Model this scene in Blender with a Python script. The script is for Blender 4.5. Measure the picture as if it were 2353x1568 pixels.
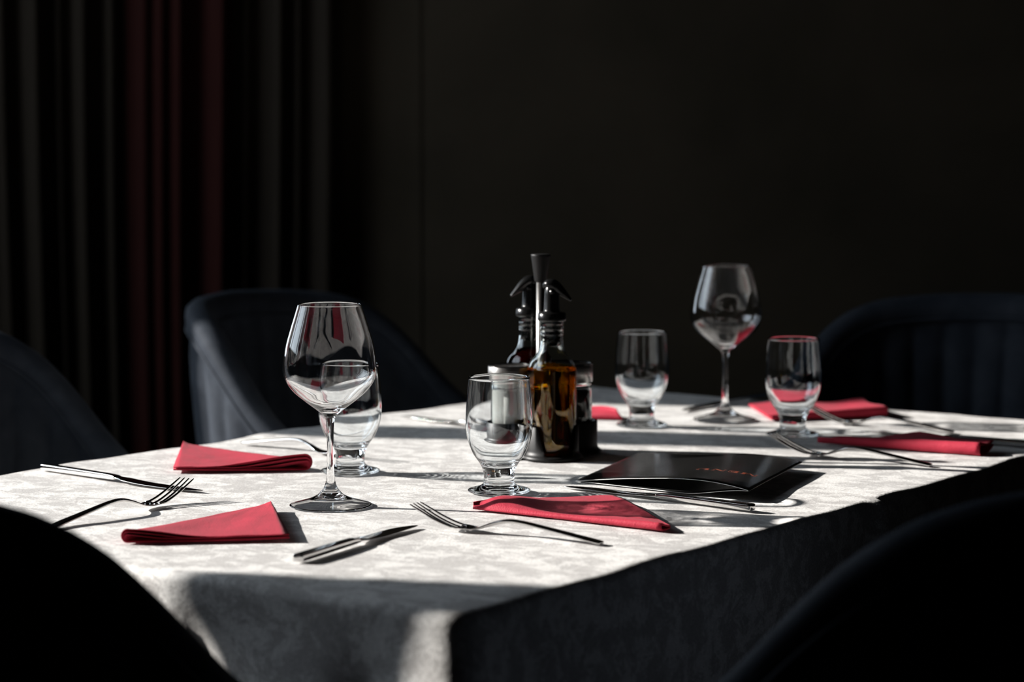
import bpy, bmesh, math, random
from mathutils import Vector, Matrix, noise
for o in list(bpy.data.objects): bpy.data.objects.remove(o, do_unlink=True)
scene = bpy.context.scene
COL = scene.collection
PI = math.pi
R = math.radians

# ------------------------------------------------------------------ camera, sky, sun, exposure
cam_d = bpy.data.cameras.new('camera'); cam = bpy.data.objects.new('camera', cam_d); COL.objects.link(cam)
cam.location = (0, 0, 1.12)
cam.rotation_euler = (R(90) - math.atan(464/5200), 0, 0)
cam_d.sensor_width = 36.0
cam_d.lens = 5200/2353*36
cam_d.clip_start = 0.05
cam_d.dof.use_dof = True
cam_d.dof.focus_distance = 2.32
cam_d.dof.aperture_fstop = 4.6
scene.camera = cam

world = bpy.data.worlds.new('daylight_sky'); scene.world = world
world.use_nodes = True
bg = world.node_tree.nodes['Background']
bg.inputs[0].default_value = (0.78, 0.89, 1.0, 1)
bg.inputs[1].default_value = 4.1

sd = bpy.data.lights.new('sun', 'SUN'); sun = bpy.data.objects.new('sun', sd); COL.objects.link(sun)
sd.energy = 10.9
sd.angle = R(0.6)
sd.color = (1.0, 0.955, 0.90)
SUN_DIR = Vector((1.0, -0.2, -0.437)).normalized()
sun.rotation_euler = SUN_DIR.to_track_quat('-Z', 'Y').to_euler()
sun.location = (-6, 4, 4)

scene.view_settings.view_transform = 'Standard'
scene.view_settings.look = 'None'
scene.view_settings.exposure = 0.0
scene.view_settings.gamma = 1.0
scene.view_settings.use_curve_mapping = False
scene.cycles.max_bounces = 16
scene.cycles.transmission_bounces = 16
scene.cycles.glossy_bounces = 8
scene.cycles.transparent_max_bounces = 16
scene.cycles.sample_clamp_indirect = 12.0
scene.cycles.caustics_reflective = True
scene.cycles.caustics_refractive = True
scene.cycles.use_denoising = True
sd.cycles.is_caustics_light = True

# ------------------------------------------------------------------ helpers
def mesh(name, verts, faces, mat=None, parent=None, smooth=True, mats=None, fmat=None):
    me = bpy.data.meshes.new(name)
    me.from_pydata([tuple(v) for v in verts], [], faces)
    me.update()
    bm = bmesh.new(); bm.from_mesh(me)
    bmesh.ops.recalc_face_normals(bm, faces=bm.faces)
    bm.to_mesh(me); bm.free()
    if smooth:
        me.polygons.foreach_set('use_smooth', [True]*len(me.polygons))
    for m in (mats or ([mat] if mat else [])):
        me.materials.append(m)
    if fmat:
        for p, i in zip(me.polygons, fmat): p.material_index = i
    o = bpy.data.objects.new(name, me); COL.objects.link(o)
    if parent: o.parent = parent
    return o

def empty(name, loc=(0, 0, 0), rz=0):
    o = bpy.data.objects.new(name, None); COL.objects.link(o)
    o.location = loc; o.rotation_euler = (0, 0, rz); o.empty_display_size = 0.05
    return o

def tag(o, label=None, cat=None, group=None, kind=None):
    if label: o['label'] = label
    if cat: o['category'] = cat
    if group: o['group'] = group
    if kind: o['kind'] = kind
    return o

def children(o): return [c for c in COL.objects if c.parent == o]

def copy_tree(o, parent=None):
    c = o.copy(); COL.objects.link(c)
    c.parent = parent
    for ch in children(o): copy_tree(ch, c)
    return c

def catmull(pts, n=8):
    out = []
    P = [pts[0]] + list(pts) + [pts[-1]]
    for i in range(1, len(P)-2):
        a, b, c, d = P[i-1], P[i], P[i+1], P[i+2]
        for k in range(n):
            t = k/n
            out.append(tuple(0.5*((2*b[j]) + (-a[j]+c[j])*t + (2*a[j]-5*b[j]+4*c[j]-d[j])*t*t + (-a[j]+3*b[j]-3*c[j]+d[j])*t**3) for j in range(len(b))))
    out.append(tuple(pts[-1]))
    return out

def lathe(name, prof, mat, parent=None, seg=72, center=(0, 0), sx=1.0, smooth=True):
    """prof: list of (r, z); ends on the axis are closed"""
    V, F = [], []
    rows = []
    for r, z in prof:
        if r < 1e-5:
            V.append((center[0], center[1], z)); rows.append([len(V)-1]*seg)
        else:
            b = len(V)
            for k in range(seg):
                a = 2*PI*k/seg
                V.append((center[0] + r*math.cos(a)*sx, center[1] + r*math.sin(a), z))
            rows.append([b+k for k in range(seg)])
    for i in range(len(rows)-1):
        A, B = rows[i], rows[i+1]
        for k in range(seg):
            q = [A[k], A[(k+1) % seg], B[(k+1) % seg], B[k]]
            u = []
            for x in q:
                if x not in u: u.append(x)
            if len(u) >= 3: F.append(u)
    return mesh(name, V, F, mat, parent, smooth)

def rings(name, secs, mat, parent=None, cap=True, smooth=True, closed=False):
    """loft through closed cross-sections (lists of points, equal length)"""
    V, F = [], []
    n = len(secs[0])
    for s in secs: V += [tuple(p) for p in s]
    m = len(secs)
    for i in range(m if closed else m-1):
        for k in range(n):
            a, b = i*n, ((i+1) % m)*n
            F.append([a+k, a+(k+1) % n, b+(k+1) % n, b+k])
    if cap and not closed:
        F.append(list(range(n))); F.append([(m-1)*n + k for k in range(n)])
    return mesh(name, V, F, mat, parent, smooth)

def tube(name, pts, rad, mat, parent=None, seg=12, closed=False):
    secs = []
    n = len(pts)
    for i, p in enumerate(pts):
        p = Vector(p)
        a = Vector(pts[(i-1) % n] if closed else pts[max(i-1, 0)]); b = Vector(pts[(i+1) % n] if closed else pts[min(i+1, n-1)])
        t = (b-a).normalized()
        up = Vector((0, 0, 1)) if abs(t.z) < 0.95 else Vector((1, 0, 0))
        x = t.cross(up).normalized(); y = x.cross(t)
        r = rad[i] if isinstance(rad, (list, tuple)) else rad
        secs.append([p + x*math.cos(2*PI*k/seg)*r + y*math.sin(2*PI*k/seg)*r for k in range(seg)])
    return rings(name, secs, mat, parent, True, True, closed)

def boxes(name, bl, mat, parent=None):
    V, F = [], []
    for (x0, x1, y0, y1, z0, z1) in bl:
        b = len(V)
        V += [(x0, y0, z0), (x1, y0, z0), (x1, y1, z0), (x0, y1, z0), (x0, y0, z1), (x1, y0, z1), (x1, y1, z1), (x0, y1, z1)]
        F += [[b, b+3, b+2, b+1], [b+4, b+5, b+6, b+7], [b, b+1, b+5, b+4], [b+1, b+2, b+6, b+5], [b+2, b+3, b+7, b+6], [b+3, b, b+4, b+7]]
    return mesh(name, V, F, mat, parent, smooth=False)

def sstep(a, b, x):
    t = min(1, max(0, (x-a)/(b-a))); return t*t*(3-2*t)

# ------------------------------------------------------------------ materials
def new_mat(name):
    m = bpy.data.materials.new(name); m.use_nodes = True
    nt = m.node_tree
    return m, nt, nt.nodes['Principled BSDF'], nt.nodes['Material Output']

def simple(name, col, rough=0.5, metal=0.0, spec=0.5, **kw):
    m, nt, b, out = new_mat(name)
    b.inputs['Base Color'].default_value = (*col, 1)
    b.inputs['Roughness'].default_value = rough
    b.inputs['Metallic'].default_value = metal
    b.inputs['Specular IOR Level'].default_value = spec
    for k, v in kw.items(): b.inputs[k.replace('_', ' ')].default_value = v
    return m

def tex_coord(nt, kind='Object', scale=(1, 1, 1), rot=(0, 0, 0)):
    tc = nt.nodes.new('ShaderNodeTexCoord'); mp = nt.nodes.new('ShaderNodeMapping')
    mp.inputs['Scale'].default_value = scale; mp.inputs['Rotation'].default_value = rot
    nt.links.new(tc.outputs[kind], mp.inputs[0]); return mp.outputs[0]

def noise_node(nt, vec, scale, detail=4, rough=0.55, dist=0.0):
    n = nt.nodes.new('ShaderNodeTexNoise')
    n.inputs['Scale'].default_value = scale; n.inputs['Detail'].default_value = detail
    n.inputs['Roughness'].default_value = rough; n.inputs['Distortion'].default_value = dist
    nt.links.new(vec, n.inputs['Vector']); return n.outputs['Fac']

def ramp(nt, fac, stops):
    r = nt.nodes.new('ShaderNodeValToRGB')
    e = r.color_ramp.elements
    while len(e) < len(stops): e.new(0.5)
    for el, (p, c) in zip(e, stops):
        el.position = p; el.color = (*c, 1) if len(c) == 3 else c
    nt.links.new(fac, r.inputs[0]); return r.outputs[0]

def bump(nt, b, fac, strength, dist):
    n = nt.nodes.new('ShaderNodeBump'); n.inputs['Strength'].default_value = strength; n.inputs['Distance'].default_value = dist
    nt.links.new(fac, n.inputs['Height']); nt.links.new(n.outputs[0], b.inputs['Normal']); return n

def mat_velvet_cloth():
    m, nt, b, out = new_mat('crushed_velvet')
    v = tex_coord(nt, 'Object', (1, 1, 1), (0, 0, R(54)))
    v2 = tex_coord(nt, 'Object', (1.15, 0.8, 1), (0, 0, R(54)))
    big = noise_node(nt, v2, 30, 10, 0.80, 0.5)
    c1 = ramp(nt, big, [(0.455, (0.47, 0.455, 0.445)), (0.50, (0.56, 0.548, 0.535)), (0.535, (0.74, 0.727, 0.71))])
    fine = noise_node(nt, v, 520, 3, 0.7, 0.2)
    c2 = ramp(nt, fine, [(0.30, (0.70, 0.70, 0.70)), (0.70, (1.22, 1.22, 1.22))])
    mx = nt.nodes.new('ShaderNodeMix'); mx.data_type = 'RGBA'; mx.blend_type = 'MULTIPLY'; mx.inputs[0].default_value = 1
    nt.links.new(c1, mx.inputs[6]); nt.links.new(c2, mx.inputs[7])
    nt.links.new(mx.outputs[2], b.inputs['Base Color'])
    b.inputs['Roughness'].default_value = 0.6
    b.inputs['Specular IOR Level'].default_value = 0.25
    b.inputs['Sheen Weight'].default_value = 0.18
    b.inputs['Sheen Roughness'].default_value = 0.35
    mid = noise_node(nt, v, 300, 4, 0.6)
    bump(nt, b, mid, 0.5, 0.0012)
    return m

def mat_chair_velvet():
    m, nt, b, out = new_mat('navy_velvet')
    v = tex_coord(nt, 'Object')
    n = noise_node(nt, v, 18, 5, 0.6, 0.5)
    c = ramp(nt, n, [(0.35, (0.020, 0.0245, 0.033)), (0.7, (0.038, 0.045, 0.057))])
    nt.links.new(c, b.inputs['Base Color'])
    b.inputs['Roughness'].default_value = 0.75
    b.inputs['Specular IOR Level'].default_value = 0.08
    b.inputs['Sheen Weight'].default_value = 0.03
    b.inputs['Sheen Roughness'].default_value = 0.4
    b.inputs['Sheen Tint'].default_value = (0.75, 0.85, 1, 1)
    f = noise_node(nt, v, 240, 3, 0.6)
    bump(nt, b, f, 0.4, 0.001)
    return m

def mat_napkin():
    m, nt, b, out = new_mat('red_paper')
    v = tex_coord(nt, 'Object')
    n = noise_node(nt, v, 30, 4, 0.6, 0.3)
    c = ramp(nt, n, [(0.3, (0.37, 0.013, 0.035)), (0.7, (0.46, 0.019, 0.048))])
    nt.links.new(c, b.inputs['Base Color'])
    b.inputs['Roughness'].default_value = 0.72
    b.inputs['Specular IOR Level'].default_value = 0.3
    b.inputs['Sheen Weight'].default_value = 0.09
    b.inputs['Sheen Roughness'].default_value = 0.5
    b.inputs['Sheen Tint'].default_value = (1.0, 0.62, 0.66, 1)
    vo = nt.nodes.new('ShaderNodeTexVoronoi'); vo.inputs['Scale'].default_value = 700
    nt.links.new(v, vo.inputs['Vector'])
    w = noise_node(nt, tex_coord(nt, 'Object', (1, 0.35, 1), (0, 0, R(40))), 70, 3, 0.5, 0.6)
    bn = bump(nt, b, vo.outputs['Distance'], 0.35, 0.0006)
    b2 = nt.nodes.new('ShaderNodeBump'); b2.inputs['Strength'].default_value = 0.35; b2.inputs['Distance'].default_value = 0.002
    nt.links.new(w, b2.inputs['Height']); nt.links.new(bn.outputs[0], b2.inputs['Normal']); nt.links.new(b2.outputs[0], b.inputs['Normal'])
    # thin paper lets a little light through
    tr = nt.nodes.new('ShaderNodeBsdfTranslucent'); tr.inputs[0].default_value = (0.45, 0.0, 0.03, 1)
    mx = nt.nodes.new('ShaderNodeMixShader'); mx.inputs[0].default_value = 0.12
    nt.links.new(b.outputs[0], mx.inputs[1]); nt.links.new(tr.outputs[0], mx.inputs[2]); nt.links.new(mx.outputs[0], out.inputs[0])
    return m

def mat_glass(name, col=(1, 1, 1), ior=1.5, rough=0.0):
    m, nt, b, out = new_mat(name)
    g = nt.nodes.new('ShaderNodeBsdfGlass')
    g.inputs['Color'].default_value = (*col, 1); g.inputs['IOR'].default_value = ior; g.inputs['Roughness'].default_value = rough
    nt.links.new(g.outputs[0], out.inputs[0])
    return m

def mat_brushed(name, col, rough, stretch=(4, 4, 400)):
    m, nt, b, out = new_mat(name)
    b.inputs['Base Color'].default_value = (*col, 1); b.inputs['Metallic'].default_value = 1
    n = noise_node(nt, tex_coord(nt, 'Object', stretch), 3, 3)
    mr = nt.nodes.new('ShaderNodeMapRange'); mr.inputs[3].default_value = rough*0.7; mr.inputs[4].default_value = rough*1.4
    nt.links.new(n, mr.inputs[0]); nt.links.new(mr.outputs[0], b.inputs['Roughness'])
    return m

def mat_curtain(name, base, trans):
    m, nt, b, out = new_mat(name)
    n = noise_node(nt, tex_coord(nt, 'Object', (60, 60, 2)), 6, 4)
    c = ramp(nt, n, [(0.3, tuple(x*0.8 for x in base)), (0.7, tuple(x*1.15 for x in base))])
    nt.links.new(c, b.inputs['Base Color'])
    b.inputs['Roughness'].default_value = 0.85; b.inputs['Specular IOR Level'].default_value = 0.1
    if trans:
        tr = nt.nodes.new('ShaderNodeBsdfTranslucent'); tr.inputs[0].default_value = (*trans, 1)
        ad = nt.nodes.new('ShaderNodeAddShader')
        nt.links.new(b.outputs[0], ad.inputs[0]); nt.links.new(tr.outputs[0], ad.inputs[1]); nt.links.new(ad.outputs[0], out.inputs[0])
    return m

def mat_wall(name, c0, c1, scale=2.0):
    m, nt, b, out = new_mat(name)
    n = noise_node(nt, tex_coord(nt, 'Object'), scale, 7, 0.6, 0.4)
    c = ramp(nt, n, [(0.35, c0), (0.68, c1)])
    nt.links.new(c, b.inputs['Base Color'])
    b.inputs['Roughness'].default_value = 0.85; b.inputs['Specular IOR Level'].default_value = 0.04
    f = noise_node(nt, tex_coord(nt, 'Object'), 60, 4)
    bump(nt, b, f, 0.3, 0.003)
    return m

M = {}
M['cloth'] = mat_velvet_cloth()
M['navy'] = mat_chair_velvet()
M['red'] = mat_napkin()
M['wine_glass'] = mat_glass('clear_crystal', (1, 1, 1), 1.5, .0)
M['tumbler'] = mat_glass('clear_glass', (0.985, 0.995, 1.0), 1.5, .0)
M['bottle'] = mat_glass('bottle_glass', (0.97, 0.985, 0.98), 1.5, .0)
M['oil'] = mat_glass('olive_oil', (0.93, 0.60, 0.05), 1.46)
M['vinegar'] = mat_glass('dark_vinegar', (0.10, 0.02, 0.01), 1.36)
M['steel'] = simple('polished_steel', (0.62, 0.61, 0.60), 0.09, 1.0)
M['lid'] = mat_brushed('brushed_steel', (0.55, 0.53, 0.51), 0.28)
M['black'] = simple('black_plastic', (0.006, 0.006, 0.006), 0.22, spec=.25)
M['matte_black'] = simple('matte_black_plastic', (0.008, 0.008, 0.008), 0.45, spec=.3)
M['salt'] = simple('white_salt', (0.75, 0.73, 0.70), 0.9)
M['pepper'] = simple('ground_pepper', (0.055, 0.038, 0.032), 0.9)
M['leg'] = simple('black_metal', (0.01, 0.01, 0.01), 0.4, 0.6)
M['wood'] = simple('dark_wood', (0.05, 0.03, 0.02), 0.5)
M['orange'] = simple('copper_print', (0.20, 0.045, 0.022), 0.4)
M['page_edge'] = simple('white_paper_edge', (0.8, 0.8, 0.8), 0.7)
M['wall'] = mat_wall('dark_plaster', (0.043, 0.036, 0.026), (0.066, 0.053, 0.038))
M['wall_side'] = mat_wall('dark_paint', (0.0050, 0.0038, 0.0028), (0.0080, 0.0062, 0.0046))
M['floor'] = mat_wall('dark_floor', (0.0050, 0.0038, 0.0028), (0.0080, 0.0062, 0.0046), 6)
M['curtain_brown'] = mat_curtain('brown_drapery', (0.024, 0.0185, 0.0135), None)
M['curtain_red'] = mat_curtain('dark_red_drapery', (0.030, 0.0075, 0.0060), None)
M['sheer_grey'] = mat_curtain('grey_sheer', (0.05, 0.05, 0.05), (0.036, 0.032, 0.029))
M['sheer_red'] = mat_curtain('red_sheer', (0.06, 0.005, 0.008), (0.09, 0.004, 0.009))

def mat_menu():
    m, nt, b, out = new_mat('black_laminate')
    b.inputs['Base Color'].default_value = (0.010, 0.010, 0.010, 1)
    n = noise_node(nt, tex_coord(nt, 'Object'), 25, 3)
    mr = nt.nodes.new('ShaderNodeMapRange'); mr.inputs[3].default_value = 0.16; mr.inputs[4].default_value = 0.26
    nt.links.new(n, mr.inputs[0]); nt.links.new(mr.outputs[0], b.inputs['Roughness'])
    vo = nt.nodes.new('ShaderNodeTexVoronoi'); vo.inputs['Scale'].default_value = 190
    nt.links.new(tex_coord(nt, 'Object'), vo.inputs['Vector'])
    c = ramp(nt, vo.outputs['Distance'], [(0.0, (0.30, 0.30, 0.28)), (0.09, (0.010, 0.010, 0.010))])
    nt.links.new(c, b.inputs['Base Color'])
    return m
M['menu'] = mat_menu()

# ------------------------------------------------------------------ room
XW, XE, YB, YR, ZC = -2.3, 2.7, 4.45, -1.6, 2.9      # window wall, right wall, back wall, rear wall, ceiling
tag(boxes('floor', [(XW-.1, XE+.1, YR-.1, YB+.1, -.1, 0)], M['floor']), kind='structure')
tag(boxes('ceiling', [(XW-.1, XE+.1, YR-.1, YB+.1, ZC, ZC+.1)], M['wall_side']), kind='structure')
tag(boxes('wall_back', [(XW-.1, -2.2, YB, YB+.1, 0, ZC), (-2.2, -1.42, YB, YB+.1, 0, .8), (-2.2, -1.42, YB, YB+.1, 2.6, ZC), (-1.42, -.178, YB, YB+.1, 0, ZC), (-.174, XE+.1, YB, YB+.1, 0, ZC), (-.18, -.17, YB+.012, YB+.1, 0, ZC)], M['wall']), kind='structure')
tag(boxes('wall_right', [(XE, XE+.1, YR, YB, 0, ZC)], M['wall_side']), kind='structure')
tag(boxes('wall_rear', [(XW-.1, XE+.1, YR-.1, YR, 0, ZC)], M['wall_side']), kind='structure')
# window wall: openings (y0, y1) between piers, 1.12 to 2.6 m high
OPEN = [(-.2, 2.207), (2.322, 3.224), (3.342, 3.647)]
Z0, Z1 = 1.12, 2.6
wb = [(XW-.05, XW, YR, YB, 0, Z0), (XW-.05, XW, YR, YB, Z1, ZC)]
ys = [YR] + [v for o in OPEN for v in o] + [YB]
for i in range(0, len(ys), 2): wb.append((XW-.05, XW, ys[i], ys[i+1], Z0, Z1))
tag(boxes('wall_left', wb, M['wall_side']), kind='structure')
for i, (a, b_) in enumerate(OPEN):
    tag(boxes('window_%d' % (i+1), [(XW, XW+.02, a-.0, b_+.0, Z0-.05, Z0), (XW, XW+.02, a, b_, Z1, Z1+.05)], M['leg']), kind='structure')
    pd = bpy.data.lights.new('window_portal', 'AREA'); pd.shape = 'RECTANGLE'; pd.size = b_-a; pd.size_y = Z1-Z0
    pd.cycles.is_portal = True
    po = bpy.data.objects.new('window_portal', pd); COL.objects.link(po)
    po.location = (XW-.06, (a+b_)/2, (Z0+Z1)/2); po.rotation_euler = (0, R(-90), 0)
    po.rotation_euler = Vector((1, 0, 0)).to_track_quat('-Z', 'Z').to_euler()

tag(boxes('window_4', [(-2.2, -1.42, YB-.02, YB, .75, .8), (-2.2, -1.42, YB-.02, YB, 2.6, 2.65)], M['leg']), kind='structure')  # opening added out of view, brings sky fill onto the tabletop
pd = bpy.data.lights.new('window_portal', 'AREA'); pd.shape = 'RECTANGLE'; pd.size = .78; pd.size_y = 1.8; pd.cycles.is_portal = True
po = bpy.data.objects.new('window_portal', pd); COL.objects.link(po); po.location = (-1.81, YB+.11, 1.7)
po.rotation_euler = Vector((0, -1, 0)).to_track_quat('-Z', 'Z').to_euler()

# --- curtains: ridge list gives (x, depth of the fold towards the room)
def curtain(name, pts, y, z0, z1, mat, axis='x', thick=.004, lean=0.0):
    """pts: plan polyline (u, d): u along the wall, d out from the wall"""
    P = catmull(pts, 6)
    V, F = [], []
    nz = 14
    for off in (0.0, -thick):
        for j in range(nz+1):
            t = j/nz; z = z0 + (z1-z0)*t
            for i, (u, d) in enumerate(P):
                w = 0.012*math.sin(2.1*z + 5*u)*(1-t)
                dd = d*(1.12-0.25*t) + off
                uu = u + w + lean*(1-t)
                V.append((uu, y-dd, z) if axis == 'x' else (y+dd, uu, z))
    n = len(P); half = n*(nz+1)
    for s in (0, half):
        for j in range(nz):
            for i in range(n-1):
                a = s + j*n + i; F.append([a, a+1, a+n+1, a+n])
    for j in range(nz):
        for i in (0, n-1):
            a = j*n+i; F.append([a, a+n, a+n+half, a+half])
    for i in range(n-1):
        for j in (0, nz):
            a = j*n+i; F.append([a, a+1, a+1+half, a+half])
    return mesh(name, V, F, mat)

def U(px): return (px-1176.5)/5200*4.37
def folds(ridges):
    out = []
    for (a, h, w0, w1) in ridges:      # ridge px, height, width of slow rise on its left, fast fall on its right
        out += [(U(a-w0), .02), (U(a-w0*.5), .02+h*.42), (U(a-3), .02+h), (U(a+w1), .02)]
    return out
CY = YB-.03
c1 = curtain('curtain', [(-1.42, .02), (-1.37, .06), (-1.31, .02), (-1.25, .06), (-1.19, .02), (-1.16, .05), (-1.13, .02), (-1.09, .05)]
             + folds([(24, .03, 40, 16), (106, .045, 52, 16), (152, .02, 24, 12), (212, .04, 40, 14), (274, .03, 34, 10)]), CY, .02, 2.85, M['curtain_brown'])
tag(c1, 'dark brown curtain in deep folds at the far left of the back wall', 'curtain')
c2 = curtain('curtain', folds([(345, .012, 50, 8), (384, .02, 26, 8), (428, .04, 36, 16), (524, .05, 62, 10)]), CY-.005, .02, 2.85, M['curtain_red'])
tag(c2, 'dark red curtain hanging between two brown ones', 'curtain')
c3 = curtain('curtain', folds([(572, .02, 26, 14), (648, .03, 44, 14), (688, .018, 22, 10), (755, .02, 44, 20)]), CY, .02, 2.85, M['curtain_brown'])
tag(c3, 'blackish brown curtain hanging right of the red one beside the bare wall', 'curtain')
# backlit sheers across the window nearest the camera
def wave(u0, u1, n, h):
    return [(u0 + (u1-u0)*i/n, h*(i % 2) + .03) for i in range(n+1)]
segs = [(-.35, .55, 'sheer_grey', 'grey'), (.56, .85, 'sheer_red', 'red'), (.86, 1.75, 'sheer_grey', 'grey'), (1.76, 2.13, 'sheer_red', 'red')]
words = ['nearest the rear wall', 'narrow, between the two grey ones', 'next to the widest red one', 'wide, at the window post beside the table']
for (a, b_, mm, cn), w in zip(segs, words):
    n = max(4, int((b_-a)/.075))
    tag(curtain('sheer_curtain', wave(a, b_, n, .07), XW+.04, .05, 2.8, M[mm], axis='y'),
        '%s sheer curtain over the window, %s' % (cn, w), 'curtain', 'sheer curtains')

# ------------------------------------------------------------------ table and cloth
TZ = 0.75
TA = R(54)
T0 = Vector((-.0432, 1.7494, 0))
TU = Vector((math.cos(TA), math.sin(TA), 0)); TN = Vector((-math.sin(TA), math.cos(TA), 0))
TL, TW = 1.41, 0.85
def tab(s, t, z=TZ): return T0 + TU*s + TN*t + Vector((0, 0, z))

table = empty('dining_table', (0, 0, 0)); table.location = tab(0, 0, 0); table.rotation_euler = (0, 0, TA)
tag(table, 'rectangular dining table hidden under the grey tablecloth', 'table')
boxes('tabletop', [(.012, TL-.012, .012, TW-.012, TZ-.035, TZ-.006)], M['wood'], table)
for lx in (.06, TL-.12):
    for ly in (.06, TW-.12):
        boxes('leg', [(lx, lx+.06, ly, ly+.06, 0, TZ-.036)], M['leg'], table)

def make_cloth():
    nx, ny = 141, 85
    hx, hy = TL/nx, TW/ny
    rc = .014
    V, F = [], []
    def mapc(s, t):
        # round the plan corners
        ax = (rc-s) if s < rc else ((s-(TL-rc)) if s > TL-rc else 0)
        ay = (rc-t) if t < rc else ((t-(TW-rc)) if t > TW-rc else 0)
        if ax > 0 and ay > 0:
            k = max(ax, ay)/math.hypot(ax, ay)
            sx = -1 if s < rc else 1; sy = -1 if t < rc else 1
            cx = rc if s < rc else TL-rc; cy = rc if t < rc else TW-rc
            return cx + sx*ax*k, cy + sy*ay*k, Vector((sx*ax, sy*ay, 0)).normalized()
        n = Vector((0, 0, 0))
        if t <= 1e-6: n = Vector((0, -1, 0))
        elif t >= TW-1e-6: n = Vector((0, 1, 0))
        elif s <= 1e-6: n = Vector((-1, 0, 0))
        elif s >= TL-1e-6: n = Vector((1, 0, 0))
        return s, t, n
    def ztop(s, t):
        z = .0012*noise.noise(Vector((s*7, t*7, 0))) + .0006*noise.noise(Vector((s*22, t*22, 3)))
        e = min(s, t, TL-s, TW-t)
        z += .003*noise.noise(Vector((s*9, t*9, 7)))*max(0, 1-e/.08)
        return z
    idx = {}
    for i in range(nx+1):
        for j in range(ny+1):
            s, t, n = mapc(i*hx, j*hy)
            idx[i, j] = len(V); V.append((s, t, TZ + ztop(s, t)))
    for i in range(nx):
        for j in range(ny):
            F.append([idx[i, j], idx[i+1, j], idx[i+1, j+1], idx[i, j+1]])
    per = [(i, 0) for i in range(nx)] + [(nx, j) for j in range(ny)] + [(i, ny) for i in range(nx, 0, -1)] + [(0, j) for j in range(ny, 0, -1)]
    info = []
    acc = 0; prev = None
    for (i, j) in per:
        s, t, n = mapc(i*hx, j*hy)
        if prev is not None: acc += math.hypot(s-prev[0], t-prev[1])
        prev = (s, t); info.append((idx[i, j], s, t, n, acc))
    DROP, er = .262, .009
    rows = 26
    prevrow = [q[0] for q in info]
    for r in range(1, rows+1):
        cur = []
        for (vi, s, t, n, a) in info:
            base = Vector(V[vi])
            if r <= 5:
                ang = PI/2*r/5; out, dz = er*math.sin(ang), -er*(1-math.cos(ang))
                d = er*ang
            else:
                d = er + (DROP-er)*((r-5)/(rows-5))**1.15
                out, dz = er, -d
            dd = max(0, d-er*.6)/DROP
            fold = 0
            # irregular hanging folds along each side
            if t < rc+.002 and n.y < -.5:      # long side facing the room
                fold += (.016*math.sin(9.3*s+.6)+.008*math.sin(23*s+1.7)) * dd
                fold += .016*math.exp(-((s-.697)/.008)**2)*sstep(-.004, .012, d) + .018*math.exp(-((s-.690)/.014)**2)*sstep(.02, .2, d) - .012*math.exp(-((s-.665)/.016)**2)*sstep(.0, .1, d)
            elif n.x < -.5:                    # short side nearest the camera
                fold += (.010*math.sin(15*t+.2)) * dd
                fold += .014*math.exp(-((t-.300)/.011)**2) * sstep(.01, .08, d) * (1-sstep(.10, .2, d)) - .046*math.exp(-((t-.345)/.10)**2) * sstep(.014, .11, d)
                fold += -.030*math.exp(-((t-.085)/.028)**2) * sstep(.02, .16, d)
            elif n.y > .5:
                fold += (.014*math.sin(8*s+2)+.006*math.sin(19*s)) * dd
            else:
                fold += .014*math.sin(11*t+1) * dd
            dc = min(math.hypot(s-cx, t-cy) for cx in (0, TL) for cy in (0, TW))
            flare = .045*math.exp(-(dc/.05)**2)*dd + .008*dd
            hang = -.05*math.exp(-(dc/.06)**2)*dd
            p = base + n*(out + fold + flare) + Vector((0, 0, dz + hang))
            V.append(tuple(p)); cur.append(len(V)-1)
        m = len(cur)
        for k in range(m):
            F.append([prevrow[k], prevrow[(k+1) % m], cur[(k+1) % m], cur[k]])
        prevrow = cur
    o = mesh('tablecloth', V, F, M['cloth'])
    o.location = tab(0, 0, 0); o.rotation_euler = (0, 0, TA)
    md = o.modifiers.new('thickness', 'SOLIDIFY'); md.thickness = .0012; md.offset = -1
    return tag(o, 'pale grey crushed velvet tablecloth draped over the dining table', 'tablecloth')
make_cloth()
CT = TZ + .0016     # resting height on the cloth

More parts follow.
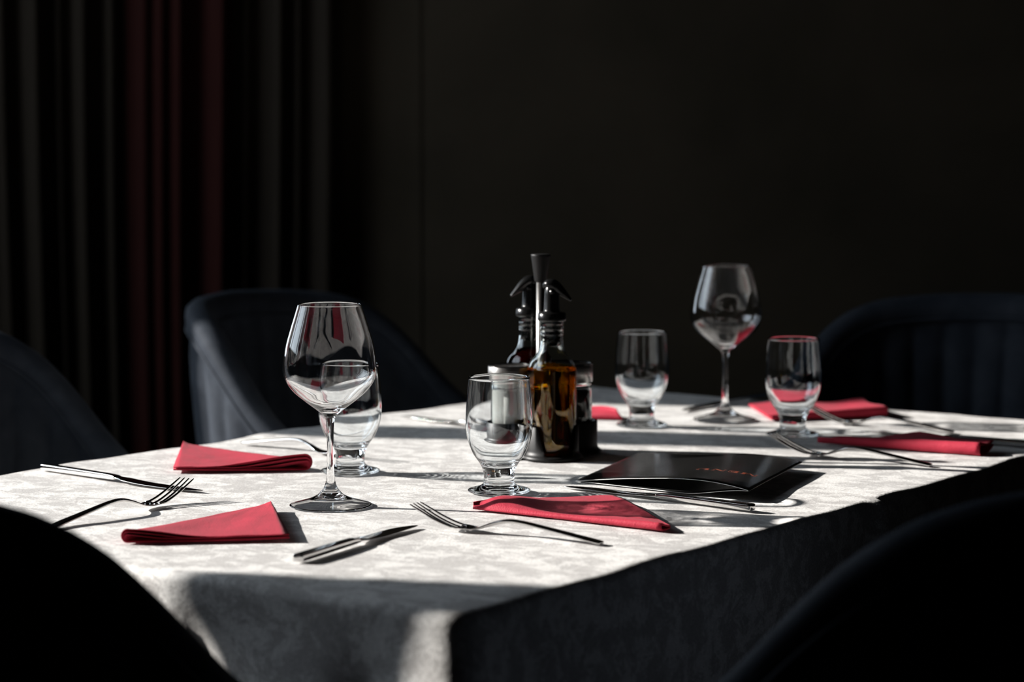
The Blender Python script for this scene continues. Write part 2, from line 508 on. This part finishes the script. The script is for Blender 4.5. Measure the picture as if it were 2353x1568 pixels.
# ------------------------------------------------------------------ chairs
def make_chair():
    root = empty('barrel_chair')
    # local frame: +y faces the table, back at -y. Plan curve of the shell centre line
    RX, RY, FWD = .235, .235, .13
    def plan(q):   # q in [-1, 1] ; |q|<.74 semicircle, rest straight arms
        qa = abs(q); sg = 1 if q > 0 else -1
        if qa < .74:
            a = q/.74*PI/2
            return Vector((RX*math.sin(a), -RY*math.cos(a), 0)), Vector((math.sin(a), -math.cos(a), 0)).normalized(), abs(math.degrees(a))
        f = (qa-.74)/.26
        return Vector((sg*RX*(1+.02*f), FWD*f, 0)), Vector((sg, 0, 0)), 90 + 35*f
    def rimz(a):
        K = [(0, .886), (25, .882), (45, .873), (58, .849), (70, .801), (80, .747), (90, .708), (105, .668), (125, .645)]
        for (x0, y0), (x1, y1) in zip(K, K[1:]):
            if a <= x1:
                # smooth through the keys
                t = (a-x0)/(x1-x0); return y0 + (y1-y0)*t
        return K[-1][1]
    N = 168
    th = .042
    secs = []
    pip_o, pip_i = [], []
    zs = lambda q: sum(rimz(max(0, plan(q)[2]+d)) for d in (-6, -3, 0, 3, 6))/5
    for i in range(N+1):
        q = -1 + 2*i/N
        p, n, a = plan(q); h = zs(q)
        u = (q+1)/2*22
        ch = abs(math.sin(PI*u))**.6            # scalloped upright channels
        sec = []
        zb = .40
        band = .038
        nz = 12
        for side in (1, -1):
            col = []
            for k in range(nz+1):
                t = k/nz
                z = zb + (h-band-zb)*t
                lean = .035*((z-.45)/.43)
                fade = sstep(0, .12, 1-t)
                off = side*(th/2 - .007 + .008*ch*fade) if k < nz else side*(th/2-.006)
                col.append(p + n*(off + lean) + Vector((0, 0, z)))
            top = []
            for k in range(1, 5):
                t = k/5
                z = h-band + band*t*.62
                lean = .035*((z-.45)/.43)
                top.append(p + n*(side*th/2 + lean) + Vector((0, 0, z)))
            col += top
            if side == 1:
                sec += col
                lt = .035*((h-.45)/.43)
                for k in range(1, 6):
                    an = PI*k/6
                    sec.append(p + n*(th/2*math.cos(an) + lt) + Vector((0, 0, h-band*.5+band*.5*math.sin(an))))
            else:
                sec += col[::-1]
        secs.append(sec)
        l2 = .035*((h-band-.45)/.43)
        pip_o.append(p + n*(th/2-.001+l2) + Vector((0, 0, h-band)))
        pip_i.append(p + n*(-th/2+.001+l2) + Vector((0, 0, h-band)))
    rings('backrest', secs, M['navy'], root)
    tube('piping', pip_o, .0032, M['navy'], root, 8)
    tube('piping', pip_i, .0032, M['navy'], root, 8)
    # round seat cushion
    prof = [(0, .375), (.19, .375), (.206, .385), (.209, .415), (.203, .445), (.18, .458), (.10, .462), (0, .463)]
    lathe('seat', catmull(prof, 4), M['navy'], root, 64, (0, .005))
    for sx in (-1, 1):
        for sy in (-1, 1):
            tube('leg', [(sx*.13, sy*.13, .395), (sx*.155, sy*.155, .2), (sx*.185, sy*.185, 0.0)], [.014, .012, .009], M['leg'], root, 12)
    return root

chair0 = make_chair()
spots = [  # s, t on the table plan, facing angle of local +y
    ((-.160, .338), TA-PI/2+.011, 'navy barrel chair at the near table end, cutting the lower left corner'),
    ((.462, 1.103), TA+PI+.046, 'navy velvet barrel chair at the far left, only its right wing showing beyond the table'),
    ((1.233, 1.088), TA+PI+.15, 'navy velvet barrel chair with a sunlit left wing, behind the clear wine glass'),
    ((1.582, .350), TA+PI/2-.014, 'near-black barrel chair at the far end of the table, right edge of the photo'),
    ((.257, -.2375), TA-.087, 'navy velvet barrel chair with ribbed back in the lower right corner'),
]
for i, ((s, t), rz, lab) in enumerate(spots):
    o = chair0 if i == 0 else copy_tree(chair0)
    p = tab(s, t, 0); o.location = p; o.rotation_euler = (0, 0, rz)
    tag(o, lab, 'chair', 'barrel chairs around the table')

# ------------------------------------------------------------------ glasses
def make_wine_glass():
    S = 1/2290
    outer = [(0, 1144.5), (14, 1145.5), (30, 1148.5), (45, 1153), (60, 1157.8), (80, 1163.3), (93, 1167), (94.6, 1166.6), (95, 1165.2), (92.5, 1163.6), (80, 1160.2), (60, 1154.6), (45, 1149.4), (29, 1141), (16, 1125), (10.5, 1108), (8.2, 1085), (7.8, 1050), (7.8, 1015), (8.4, 990), (10, 970), (15, 958), (33, 943), (58, 924), (84, 902), (101, 879), (107, 858), (107, 835), (101.5, 795), (92, 760), (82, 728), (74.5, 704), (73.6, 701)]
    outer = [(r*S, (1167-y)*S) for r, y in outer]
    outer = catmull(outer[:7], 3)[:-1] + outer[6:8] + catmull(outer[7:], 6)[1:]
    rim = [(72.8*S, 466.8*S), (71.9*S, 466*S)]
    inner = [(72.2, 704), (79.8, 728), (89.6, 760), (99, 795), (104.4, 835), (104.3, 858), (97.8, 878), (80.5, 899), (55, 919.5), (34, 933.5), (18, 941.5), (0, 944.5)]
    inner = catmull([(r*S, (1167-y)*S) for r, y in inner], 6)
    return lathe('wine_glass', outer + rim + inner, M['wine_glass'], seg=128)

def make_tumbler():
    S = 1/2200
    outer = [(0, 1131), (30, 1132), (48, 1134.5), (60, 1137), (66, 1137), (70, 1136), (72.5, 1133.5), (70, 1130.5), (60, 1127.5), (46, 1123.5), (38, 1118), (35.2, 1110), (35.6, 1098), (37.8, 1085), (45, 1070), (60, 1048), (70.5, 1023), (76, 998), (77.5, 972), (76, 940), (73.2, 905), (70.4, 874), (70, 870.5)]
    outer = [(r*S, (1137-y)*S) for r, y in outer]
    outer = catmull(outer[:4], 3)[:-1] + outer[3:6] + catmull(outer[5:], 6)[1:]
    rim = [(69*S, 267.6*S), (67.6*S, 267*S)]
    inner = [(67.2, 874), (69.8, 905), (72.6, 940), (74, 972), (72.4, 997), (66.4, 1021), (55, 1044), (40, 1062), (22, 1072), (0, 1075)]
    inner = catmull([(r*S, (1137-y)*S) for r, y in inner], 6)
    return lathe('tumbler', outer + rim + inner, M['tumbler'], seg=128)

wg = make_wine_glass()
wg.location = (-.1831, 2.262, CT); tag(wg, 'tall empty wine glass at the front, overlapping a tumbler behind it', 'wine glass', 'wine glasses on the table')
w2 = wg.copy(); COL.objects.link(w2); w2.location = (.2805, 2.962, CT); w2.rotation_euler = (0, 0, 1.3)
tag(w2, 'empty wine glass at the back of the table between two tumblers', 'wine glass', 'wine glasses on the table')
tb = make_tumbler()
tums = [((-.0135, 2.350), 'footed glass tumbler in front of the oil bottle'), ((-.1797, 2.492), 'footed glass tumbler partly hidden behind the front wine glass'),
        ((.1675, 2.900), 'footed glass tumbler left of the rear wine glass, right of the cruet stand'), ((.3506, 2.805), 'footed glass tumbler right of the rear wine glass, behind fork tines')]
for i, ((x, y), lab) in enumerate(tums):
    o = tb if i == 0 else tb.copy()
    if i: COL.objects.link(o)
    o.location = (x, y, CT); o.rotation_euler = (0, 0, i*.8)
    tag(o, lab, 'tumbler', 'footed tumblers on the table')

# ------------------------------------------------------------------ cruet set
CC = Vector((.0335, 2.640, CT)); ca = math.atan2(.0125, .036)
def make_cruet():
    root = empty('cruet_stand', CC, ca)
    tag(root, 'black cruet stand with steel rod and cone knob holding two bottles and two shakers', 'cruet stand')
    d, rj = .038, .0294
    cen = [(d, 0), (0, d), (-d, 0), (0, -d)]
    def rad(th, rr):
        best = 0
        c, s = math.cos(th), math.sin(th)
        for (cx, cy) in cen:
            b = cx*c + cy*s; q = b*b - (cx*cx+cy*cy - rr*rr)
            if q > 0: best = max(best, b + math.sqrt(q))
        return best
    N = 240
    def smooth_rad(th, rr): return sum(rad(th+k*.03, rr) for k in (-3, -2, -1, 0, 1, 2, 3))/7
    def hgt(th):
        a = abs(math.cos(th))      # 1 at the shakers, 0 at the bottles
        return .0045 + .034*sstep(.24, .42, a)
    secs = []
    for i in range(N):
        th = 2*PI*i/N; h = hgt(th)
        c, s = math.cos(th), math.sin(th)
        ro = smooth_rad(th, rj+.0022); ri = smooth_rad(th, rj+.0002)
        rf = ro + .0055
        pr = [(ro*.2, 0), (rf, 0), (rf+.001, .002), (rf-.002, .0042), (ro+.001, .006), (ro, min(h, .010)), (ro, h-.0008), (ro-.0007, h), (ri+.0004, h), (ri, h-.0006), (ri, .005), (ri*.9, .004), (ri*.2, .004)]
        pr = [(r, max(0, z)) for r, z in pr]
        if h < .012: pr = [(r, min(z, h)) for r, z in pr]
        secs.append([Vector((r*c, r*s, z)) for r, z in pr])
    rings('base', secs, M['matte_black'], root, cap=False, closed=True)
    lathe('floor_plate', [(0, .0005), (.011, .0005), (.011, .0038), (0, .0038)], M['matte_black'], root, 32)
    lathe('rod', [(0, .003), (.0050, .003), (.0050, .207), (0, .207)], M['lid'], root, 32)
    lathe('knob', [(0, .203), (.0068, .203), (.0073, .2045), (.0112, .2325), (.0115, .234), (.0108, .2348), (0, .2340)], M['matte_black'], root, 48)
    return root
make_cruet()
def cpos(dx, dy):
    c, s = math.cos(ca), math.sin(ca)
    return Vector((CC.x + c*dx - s*dy, CC.y + s*dx + c*dy, CC.z + .0046))

def make_bottle(name, loc, rz, label, liq_mat, liq_name, liq_h, cap_ang):
    root = empty(name, loc, rz); tag(root, label, 'bottle', 'oil and vinegar bottles')
    # rounded-square body, round neck: superellipse rings
    keys = [(.0, .018, .2), (.0015, .0215, .2), (.006, .0245, .2), (.02, .0255, .2), (.06, .0262, .2), (.092, .0262, .2), (.100, .0260, .18), (.108, .0235, .12), (.114, .0190, .05), (.120, .0155, 0), (.128, .0136, 0), (.138, .0130, 0), (.1395, .0137, 0), (.1415, .0137, 0), (.143, .0130, 0), (.1455, .0137, 0), (.1475, .0137, 0), (.149, .0132, 0), (.152, .0138, 0), (.1545, .0138, 0)]
    def ring(r, sq, z, seg=64):
        out = []
        for k in range(seg):
            a = 2*PI*k/seg; c, s = math.cos(a), math.sin(a)
            p = 2 + sq*5
            rr = r/((abs(c)**p + abs(s)**p)**(1/p))*(1-.027*sq/.2)
            out.append(Vector((rr*c, rr*s, z)))
        return out
    kk = catmull(keys, 4)
    secs = [ring(r, sq, z) for z, r, sq in kk]
    th = .0018
    ins = [ring(max(.002, r-th), sq, z) for z, r, sq in kk if z > .004]
    secs2 = secs + [ring(.0130, 0, .1550)] + ins[::-1]
    rings('glass_body', secs2, M['bottle'], root)
    lq = [ring(max(.002, r-th+.00015), sq, z) for z, r, sq in kk if .0045 < z < liq_h] 
    rings(liq_name, lq, liq_mat, root)
    st = [(0, .126),  (.0060, .126), (.0078, .129), (.0104, .131), (.0085, .133), (.0110, .1355), (.0088, .138), (.0112, .1405), (.0088, .143), (.0115, .146), (.0120, .1545), (.0120, .1552), (.0165, .1552), (.0168, .1570), (.0164, .1635), (.0150, .1648), (.0100, .1650), (.0092, .1680), (.0084, .186), (.0078, .193), (.0050, .197), (0, .198)]
    lathe('stopper', st, M['black'], root, 40)
    # hinged pouring flap
    c, s = math.cos(cap_ang-rz), math.sin(cap_ang-rz)
    def loc2(u, w, z): return Vector((u*c - w*s, u*s + w*c, z))
    path = [(-.0088, .1925), (-.0075, .1955), (-.0040, .1970), (.0015, .1965), (.0085, .1915), (.0155, .1855), (.0230, .1790)]
    wd = [.003, .0060, .0085, .0088, .0075, .0060, .0034]; tk = [.0020, .0040, .0060, .0068, .0058, .0038, .0014]
    pp = catmull([(a, b, w, t) for (a, b), w, t in zip(path, wd, tk)], 4)
    secs = []
    for i, (a, b, w, t) in enumerate(pp):
        a0, b0 = pp[max(0, i-1)][:2]; a1, b1 = pp[min(len(pp)-1, i+1)][:2]
        L = math.hypot(a1-a0, b1-b0); nx_, nz_ = -(b1-b0)/L, (a1-a0)/L
        secs.append([loc2(a + nx_*t*math.sin(2*PI*k/14), w*math.cos(2*PI*k/14), b + nz_*t*math.sin(2*PI*k/14)) for k in range(14)])
    rings('pouring_flap', secs, M['black'], root)
    tube('hinge_pin', [loc2(.002, -.0085, .1885), loc2(.002, .0085, .1885)], .0028, M['black'], root, 12)
    return root
make_bottle('oil_bottle', cpos(0, -.038), ca+.25, 'glass bottle of amber olive oil in front, in the cruet stand', M['oil'], 'olive_oil', .1035, -.25)
make_bottle('vinegar_bottle', cpos(0, .038), ca+.25, 'glass bottle of dark vinegar behind the rod of the cruet stand', M['vinegar'], 'vinegar', .1180, PI+.15)

def make_shaker(loc, label, fill, fname, fh):
    root = empty('shaker', loc); tag(root, label, 'shaker', 'salt and pepper shakers')
    jar = [(0, 0), (.022, 0), (.0242, .0015), (.0248, .005), (.0248, .074), (.0240, .0775), (.0226, .079), (.0226, .081), (.0214, .081), (.0214, .078), (.0228, .0745), (.0232, .072), (.0232, .006), (.0222, .0035), (0, .003)]
    lathe('jar', jar, M['bottle'], root, 64)
    lathe(fname, [(0, .0038), (.0218, .0042), (.0229, .007), (.0229, fh), (.018, fh+.0012), (.008, fh-.0008), (0, fh+.0006)], fill, root, 48)
    lid = [(.0228, .0795), (.0252, .0795), (.0256, .080), (.0256, .0995), (.0252, .1002), (.0240, .1004), (.0236, .0998), (.0200, .0992), (0, .0990), (0, .0975), (.0228, .0975), (.0228, .0795)]
    lathe('lid', lid, M['lid'], root, 72)
    V, F = [], []
    rng = [(0, 0)] + [(.006*math.cos(k*PI/3), .006*math.sin(k*PI/3)) for k in range(6)] + [(.012*math.cos(k*PI/5), .012*math.sin(k*PI/5)) for k in range(10)]
    for (x, y) in rng:
        b = len(V)
        for k in range(10): V.append((x+.0009*math.cos(2*PI*k/10), y+.0009*math.sin(2*PI*k/10), .0994))
        F.append(list(range(b, b+10)))
    for (x, y) in rng:
        b = len(V)
        for k in range(10): V.append((x+.0009*math.cos(2*PI*k/10), y+.0009*math.sin(2*PI*k/10), .0988))
        F.append(list(range(b, b+10)))
    mesh('sprinkle_holes', V, F, M['matte_black'], root, smooth=False)
    lathe('lid_rim', [(.0240, .1003), (.0257, .1003), (.0259, .1010), (.0256, .1016), (.0244, .1016), (.0240, .1010), (.0240, .1003)], M['black'], root, 64)
    return root
make_shaker(cpos(-.038, 0), 'steel-lidded glass shaker of salt on the left of the cruet stand', M['salt'], 'salt', .070)
make_shaker(cpos(.038, 0), 'steel-lidded glass shaker of dark pepper on the right of the cruet stand', M['pepper'], 'pepper', .068)

# ------------------------------------------------------------------ cutlery (local x from handle end to tip)
def make_knife():
    root = empty('table_knife')
    # handle: x 0 .. .112 ; superellipse sections (x, centre y, half width, half thickness)
    hk = [(0, 0, .0040, .0022), (.001, 0, .0052, .0031), (.006, 0, .0056, .0034), (.04, 0, .0052, .0033), (.08, 0, .0046, .0031), (.103, 0, .0044, .0028), (.112, 0, .0050, .0020)]
    def sec(x, cy, w, t, e=6.0, n=32):
        zc = .0036 - .0021*sstep(.10, .16, x)
        out = []
        for k in range(n):
            a = 2*PI*k/n; c, s = math.cos(a), math.sin(a)
            out.append(Vector((x, cy + w*math.copysign(abs(c)**(2/e), c), zc + t*math.copysign(abs(s)**(2/e), s))))
        return out
    rings('handle', [sec(*k) for k in catmull(hk, 5)], M['steel'], root)
    bk = [(.1105, 0, .0048, .0020), (.116, .0006, .0056, .0013), (.122, .001, .0078, .0010), (.128, .0004, .0088, .0009), (.16, .0002, .0090, .0008), (.19, .0010, .0084, .0007), (.207, .0028, .0066, .0006), (.218, .0048, .0042, .0005), (.2245, .0066, .0016, .0004), (.2255, .0072, .0004, .0002)]
    rings('blade', [sec(*k, 2.6) for k in catmull(bk, 5)], M['steel'], root)
    return root

def make_fork():
    # one piece of steel: handle, neck, bowl, four tines
    hz = [(0, .0016), (.004, .0020), (.03, .0055), (.06, .0095), (.085, .0125), (.102, .0125), (.118, .0085), (.132, .0035), (.145, .0012), (.156, .0016)]
    hw = [(0, .0035), (.004, .0058), (.03, .0052), (.06, .0042), (.085, .0032), (.102, .0028), (.118, .0030), (.132, .0060), (.145, .0102), (.156, .0112)]
    ht = [(0, .0012), (.004, .0016), (.03, .0017), (.06, .0018), (.085, .0020), (.102, .0020), (.118, .0018), (.132, .0012), (.145, .0009), (.156, .0008)]
    root = empty('dinner_fork')
    keys = catmull([(a[0], a[1], b[1], c[1]) for a, b, c in zip(hz, hw, ht)], 5)
    secs = []
    for (x, z, w, t) in keys:
        cup = .0022*sstep(.130, .150, x)
        sec = []
        n = 24
        for k in range(n):
            a = 2*PI*k/n; c, s = math.cos(a), math.sin(a)
            y = w*math.copysign(abs(c)**.8, c)
            sec.append(Vector((x, y, z + t*math.copysign(abs(s)**.8, s) + cup*(y/w)**2 )))
        secs.append(sec)
    rings('handle', secs, M['steel'], root)
    for k in range(4):
        y0 = (k-1.5)*.0061
        yb = (k-1.5)*.0058
        cup = .0022*(y0/.0112)**2
        tk = [(.150, yb, .0016+cup, .0025, .0008), (.156, y0, .0018+cup, .0019, .0009), (.166, y0, .0040+cup, .0015, .0010), (.180, y0*.99, .0090+cup*.8, .0013, .0010), (.194, y0*.97, .0155+cup*.4, .0011, .0009), (.203, y0*.96, .0200, .0008, .0007), (.2055, y0*.96, .0212, .0003, .0003)]
        secs = []
        for (x, y, z, w, t) in catmull(tk, 4):
            secs.append([Vector((x - .35*t*math.sin(2*PI*q/12), y + w*math.cos(2*PI*q/12), z + t*math.sin(2*PI*q/12))) for q in range(12)])
        rings('tine', secs, M['steel'], root)
    return root

def place(o, a, b, length):
    """lay a piece from ground point a towards ground point b, stretched a little to the measured length"""
    d = Vector(b) - Vector(a)
    o.location = (a[0], a[1], CT)
    o.rotation_euler = (0, 0, math.atan2(d.y, d.x))
    s = d.length/length
    o.scale = (s, 1, 1)
    return o

k0 = make_knife()
knives = [((-.5241, 2.5087), (-.3290, 2.3430), 'table knife at the far left, blade pointing at the fork tines', .2255),
          ((-.1876, 1.952), (-.0962, 2.1362), 'table knife in front of the wine glass, nearest the near edge of the cloth', .2255),
          ((.2396, 2.2273), (.0594, 2.3821), 'table knife lying between the black menu and the red napkin', .2255),
          ((.622, 2.698), (.4443, 2.8358), 'dark table knife behind the red napkin at the right edge', .2255),
          ((.3620, 3.2300), (.2268, 3.0551), 'dark blurred table knife behind the rear wine glass', .2255),
          ((.010, 2.826), (-.132, 2.983), 'table knife lying at the left edge behind the front tumbler', .2100)]
for i, (a, b_, lab, L) in enumerate(knives):
    o = k0 if i == 0 else copy_tree(k0)
    place(o, a, b_, L)
    if i == 1: o.scale = (o.scale[0], -1, 1)

    tag(o, lab, 'knife', 'table knives on the cloth')
f0 = make_fork()
def fk(bowl, ang, lab, i, L=.150):
    o = f0 if i == 0 else copy_tree(f0)
    d = Vector((math.cos(ang), math.sin(ang), 0))
    p = Vector((bowl[0], bowl[1], CT)) - d*L
    o.location = p; o.rotation_euler = (0, 0, ang)
    tag(o, lab, 'fork', 'dinner forks on the cloth')
    return o
fk((-.362, 2.258), math.atan2(.866, .5), 'fork at the lower left with blue-lit tines raised, beside a knife', 0)
fk((-.0459, 2.117), math.atan2(.52, -.85), 'fork between the front knife and the red napkin, handle to the right', 1)
fk((.3529, 2.6236), math.atan2(-2.6236+2.7160, -.125), 'fork in front of the right-hand tumbler beside the black menu', 2)
fk((.4339, 2.9143), math.atan2(.59, -.81), 'small-looking blurred fork at the far right, tines over a red napkin', 3)
fk((-.214, 2.628), math.atan2(-.66, .75), 'fork behind the front wine glass stem, handle pointing left', 4)

# ------------------------------------------------------------------ napkins
def napkin(label, fold, opp, h0, h1, lift0=0.0, lift1=0.0, dome=None, sheets=2, gap=.0016, wav=0.0, seed=0, hk=1.0, span=.5):
    """folded paper napkin. fold: (P0,P1) ends of the folded edge; opp: polyline of the open edge from
    beside P0 to beside P1; h0/h1: height of the open loop at the fold; lift: height of the open edge"""
    P0, P1 = Vector((*fold[0], 0)), Vector((*fold[1], 0))
    Q = [Vector((*q, 0)) for q in opp]
    cum = [0]
    for a, b in zip(Q, Q[1:]): cum.append(cum[-1] + (b-a).length)
    tot = cum[-1] or 1
    def qv(v):
        x = v*tot
        for i in range(len(Q)-1):
            if x <= cum[i+1] + 1e-9:
                f = (x-cum[i])/max(1e-9, cum[i+1]-cum[i]); return Q[i].lerp(Q[i+1], f)
        return Q[-1]
    V, F, FM = [], [], []
    nv, nt = 36, 30
    paper = .0005
    origin = (P0+P1)/2
    for layer in range(sheets):
        L = layer
        # profile parameter w: 0 = open edge bottom, 1 = fold bottom ..loop.. , 2 = open edge top
        grid = []
        for i in range(nv+1):
            v = i/nv
            A = P0.lerp(P1, v); B = qv(v)
            d = B-A; width = d.length
            u = d.normalized() if width > 1e-6 else Vector((0, 1, 0))
            H = (h0 + (h1-h0)*v**hk)
            H = max(.0014, H - L*2*gap*min(1, H/.012))
            lift = lift0 + (lift1-lift0)*v
            row = []
            prof = []
            ins = L*.0012
            rr = H/2
            loopw = min(width*span, .004 + H*3.2)
            for k in range(nt//3+1):            # bottom sheet, open edge to fold
                t = 1-k/(nt//3)
                x = t
                prof.append((rr*.9+ins + (width-rr*.9-ins)*x, .0004 + L*.0006 + lift*x**3*.75))
            for k in range(1, 8):               # round the fold
                a = -PI/2 - PI*k/8
                prof.append((rr*.9+ins + rr*.9*math.cos(a), .0004 + L*.0006 + rr + rr*math.sin(a)))
            for k in range(nt*2//3+1):          # top sheet, fold to open edge
                t = k/(nt*2//3)
                x = rr*.9+ins + (width-rr*.9-ins)*t
                fall = 1 - sstep(0, 1, min(1, (x)/max(1e-5, loopw*2)))
                z = .0004 + L*.0006 + (.0030 - L*.0009) + (2*rr-.0030 + L*.0009)*fall if 2*rr > .003 else .0004 + 2*rr
                z += lift*t**1.5
                if dome: z += dome[0]*sstep(0, .14, v)*math.exp(-((v-dome[1])/dome[2])**2)*math.sin(PI*min(1, t*1.0+.08))
                z += wav*math.sin(v*9+seed)*t*(1-.3*t)
                z += .0007*noise.noise(Vector((v*6+seed*3, t*5, L)))
                prof.append((x, max(z, .0006+L*.0006)))
            for (x, z) in prof:
                p = A + u*x
                row.append((p.x-origin.x, p.y-origin.y, z))
            grid.append(row)
        n = len(grid[0])
        base = len(V)
        for row in grid: V += row
        for i in range(nv):
            for k in range(n-1):
                a = base + i*n + k
                F.append([a, a+1, a+n+1, a+n])
    o = mesh('paper_napkin', V, F, M['red'])
    o.location = (origin.x, origin.y, CT)
    md = o.modifiers.new('thickness', 'SOLIDIFY'); md.thickness = paper; md.offset = 0
    return tag(o, label, 'napkin', 'red paper napkins')

napkin('folded red napkin at the left table edge, its fold curling open beside the tumbler foot',
       ((-.2226, 2.503), (-.380, 2.690)), [(-.3765, 2.492), (-.393, 2.684)], .0185, .003, .002, .005, sheets=3, hk=.38, seed=1, gap=.0022, span=.8)
napkin('folded red napkin in front of the left fork, upper corner by the wine glass foot',
       ((-.3575, 2.0450), (-.262, 2.225)), [(-.2047, 2.0568), (-.240, 2.232)], .0130, .003, .003, .0055, sheets=3, hk=.5, seed=4, span=.9)
napkin('red napkin folded to a long point, lying before the front tumbler and the menu',
       ((-.0390, 2.2360), (.1400, 2.1080)), [(-.0385, 2.2385), (-.020, 2.262), (.030, 2.275), (.1030, 2.290), (.1500, 2.117)], .0015, .0075, .004, .002, dome=(.009, .14, .20), sheets=2, seed=2, wav=.002)
napkin('red napkin partly hidden behind the cruet stand and pepper shaker',
       ((.1453, 2.9600), (-.03, 3.00)), [(.138, 2.975), (.100, 3.04), (.060, 3.09), (.01, 3.05)], .004, .005, .008, .006, sheets=2, seed=7, wav=.004)
napkin('blurred red napkin at the back right, behind the right-hand tumbler',
       ((.342, 2.9506), (.500, 2.990)), [(.3272, 3.1101), (.40, 3.10), (.486, 3.105)], .007, .014, .002, .007, sheets=2, seed=5, wav=.003)
napkin('long rolled red napkin at the right table edge before the dark knife',
       ((.3712, 2.7295), (.544, 2.6127)), [(.3735, 2.733), (.43, 2.718), (.500, 2.750), (.530, 2.685), (.5700, 2.655)], .007, .016, .003, .011, dome=(.004, .12, .2), sheets=2, seed=3, wav=.002)

# ------------------------------------------------------------------ menu folder
def make_menu():
    A, B, C_, D_ = Vector((.0689, 2.4218, 0)), Vector((.2418, 2.2900, 0)), Vector((.3229, 2.4969, 0)), Vector((.1504, 2.6419, 0))
    root = empty('menu_folder', (A.x, A.y, CT))
    tag(root, 'glossy black menu folder lying open on its side, upside-down orange lettering', 'menu')
    def P(a, b, z):
        p = A*(1-a)*(1-b) + B*a*(1-b) + C_*a*b + D_*(1-a)*b
        return Vector((p.x-A.x, p.y-A.y, z))
    def zc(a, b): return .0095*sstep(.35, 1, a)
    def ztop(a, b):
        return .0009 + zc(a, b) + (.0110 - .003*b)*math.sin(PI*a**1.15)**1.0*(1) + .001*math.sin(5*a+3*b)*a*(1-a)
    def zbot(a, b): return .0004 + .0095*sstep(.62, 1, a)
    def sheet(name, zf):
        V, F = [], []
        n, m = 50, 16
        for i in range(n+1):
            for j in range(m+1): V.append(P(i/n, j/m, zf(i/n, j/m)))
        for i in range(n):
            for j in range(m):
                a = i*(m+1)+j; F.append([a, a+m+1, a+m+2, a+1])
        o = mesh(name, V, F, mats=[M['menu'], M['page_edge']], parent=root)
        md = o.modifiers.new('thickness', 'SOLIDIFY'); md.thickness = .0006; md.offset = 0; md.material_offset_rim = 1
        return o
    sheet('front_cover', ztop)
    sheet('back_cover', zbot)
    tube('spine', [P(1, j/10, .0101) for j in range(11)], .0006, M['menu'], root, 8)
    # letters M E N U, high-contrast serif, strokes as polygons on a unit-high grid
    def stroke(x0, x1, y0=0., y1=1.): return [(x0, y0), (x1, y0), (x1, y1), (x0, y1)]
    G = {
        'M': (1.25, [stroke(.10, .15), [(.08, 1), (.32, 1), (.66, 0), (.58, 0)], [(.58, 0), (.63, 0), (.98, 1), (.93, 1)], stroke(.90, 1.12), stroke(.02, .23, 0, .04), stroke(.82, 1.2, 0, .04), stroke(.02, .2, .96, 1), stroke(.93, 1.2, .96, 1)]),
        'E': (.85, [stroke(.08, .30), stroke(.02, .78, 0, .05), stroke(.02, .76, .95, 1), stroke(.3, .58, .48, .52), stroke(.74, .78, 0, .26), stroke(.72, .76, .74, 1), stroke(.55, .59, .36, .64)]),
        'N': (1.1, [stroke(.12, .16), [(.08, 1), (.34, 1), (.94, 0), (.78, 0)], stroke(.90, .94), stroke(.02, .26, 0, .04), stroke(.78, 1.06, .96, 1)]),
        'U': (1.05, [stroke(.10, .32, .25, 1), [(.10, .27), (.32, .27), (.38, .10), (.55, .04), (.55, 0), (.35, 0), (.16, .08)], [(.55, .04), (.55, 0), (.74, .03), (.86, .15), (.89, .3), (.85, .3), (.80, .15), (.70, .06)], stroke(.85, .89, .28, 1), stroke(.02, .40, .96, 1), stroke(.74, 1.0, .96, 1)]),
    }
    a0, b0, wa, hb = .935, .36, .080, .042      # upside down: reading starts at the right, letters hang towards the camera
    def AB(x, y): return a0 - x*wa*.95, b0 - (y-.5)*hb
    x = 0
    for ch in 'MENU':
        adv, polys = G[ch]
        V, F = [], []
        for pl in polys:
            bmn = len(V)
            for (px_, py_) in pl:
                a, b = AB(x+px_, py_)
                V.append(P(a, b, ztop(a, b)+.00055))
            F.append(list(range(bmn, len(V))))
        o = mesh('letter', V, F, M['orange'], root, smooth=False)
        o['label'] = 'orange printed letter ' + ch
        md = o.modifiers.new('thickness', 'SOLIDIFY'); md.thickness = .0001
        x += adv + .12
make_menu()

# ------------------------------------------------------------------ caustics through the glass in the sun
for o in COL.objects:
    if o.type != 'MESH': continue
    if o.name.split('.')[0] in ('wine_glass', 'tumbler', 'glass_body', 'olive_oil'):
        o.cycles.is_caustics_caster = True
    if o.name.split('.')[0] in ('tablecloth', 'paper_napkin'):
        o.cycles.is_caustics_receiver = True
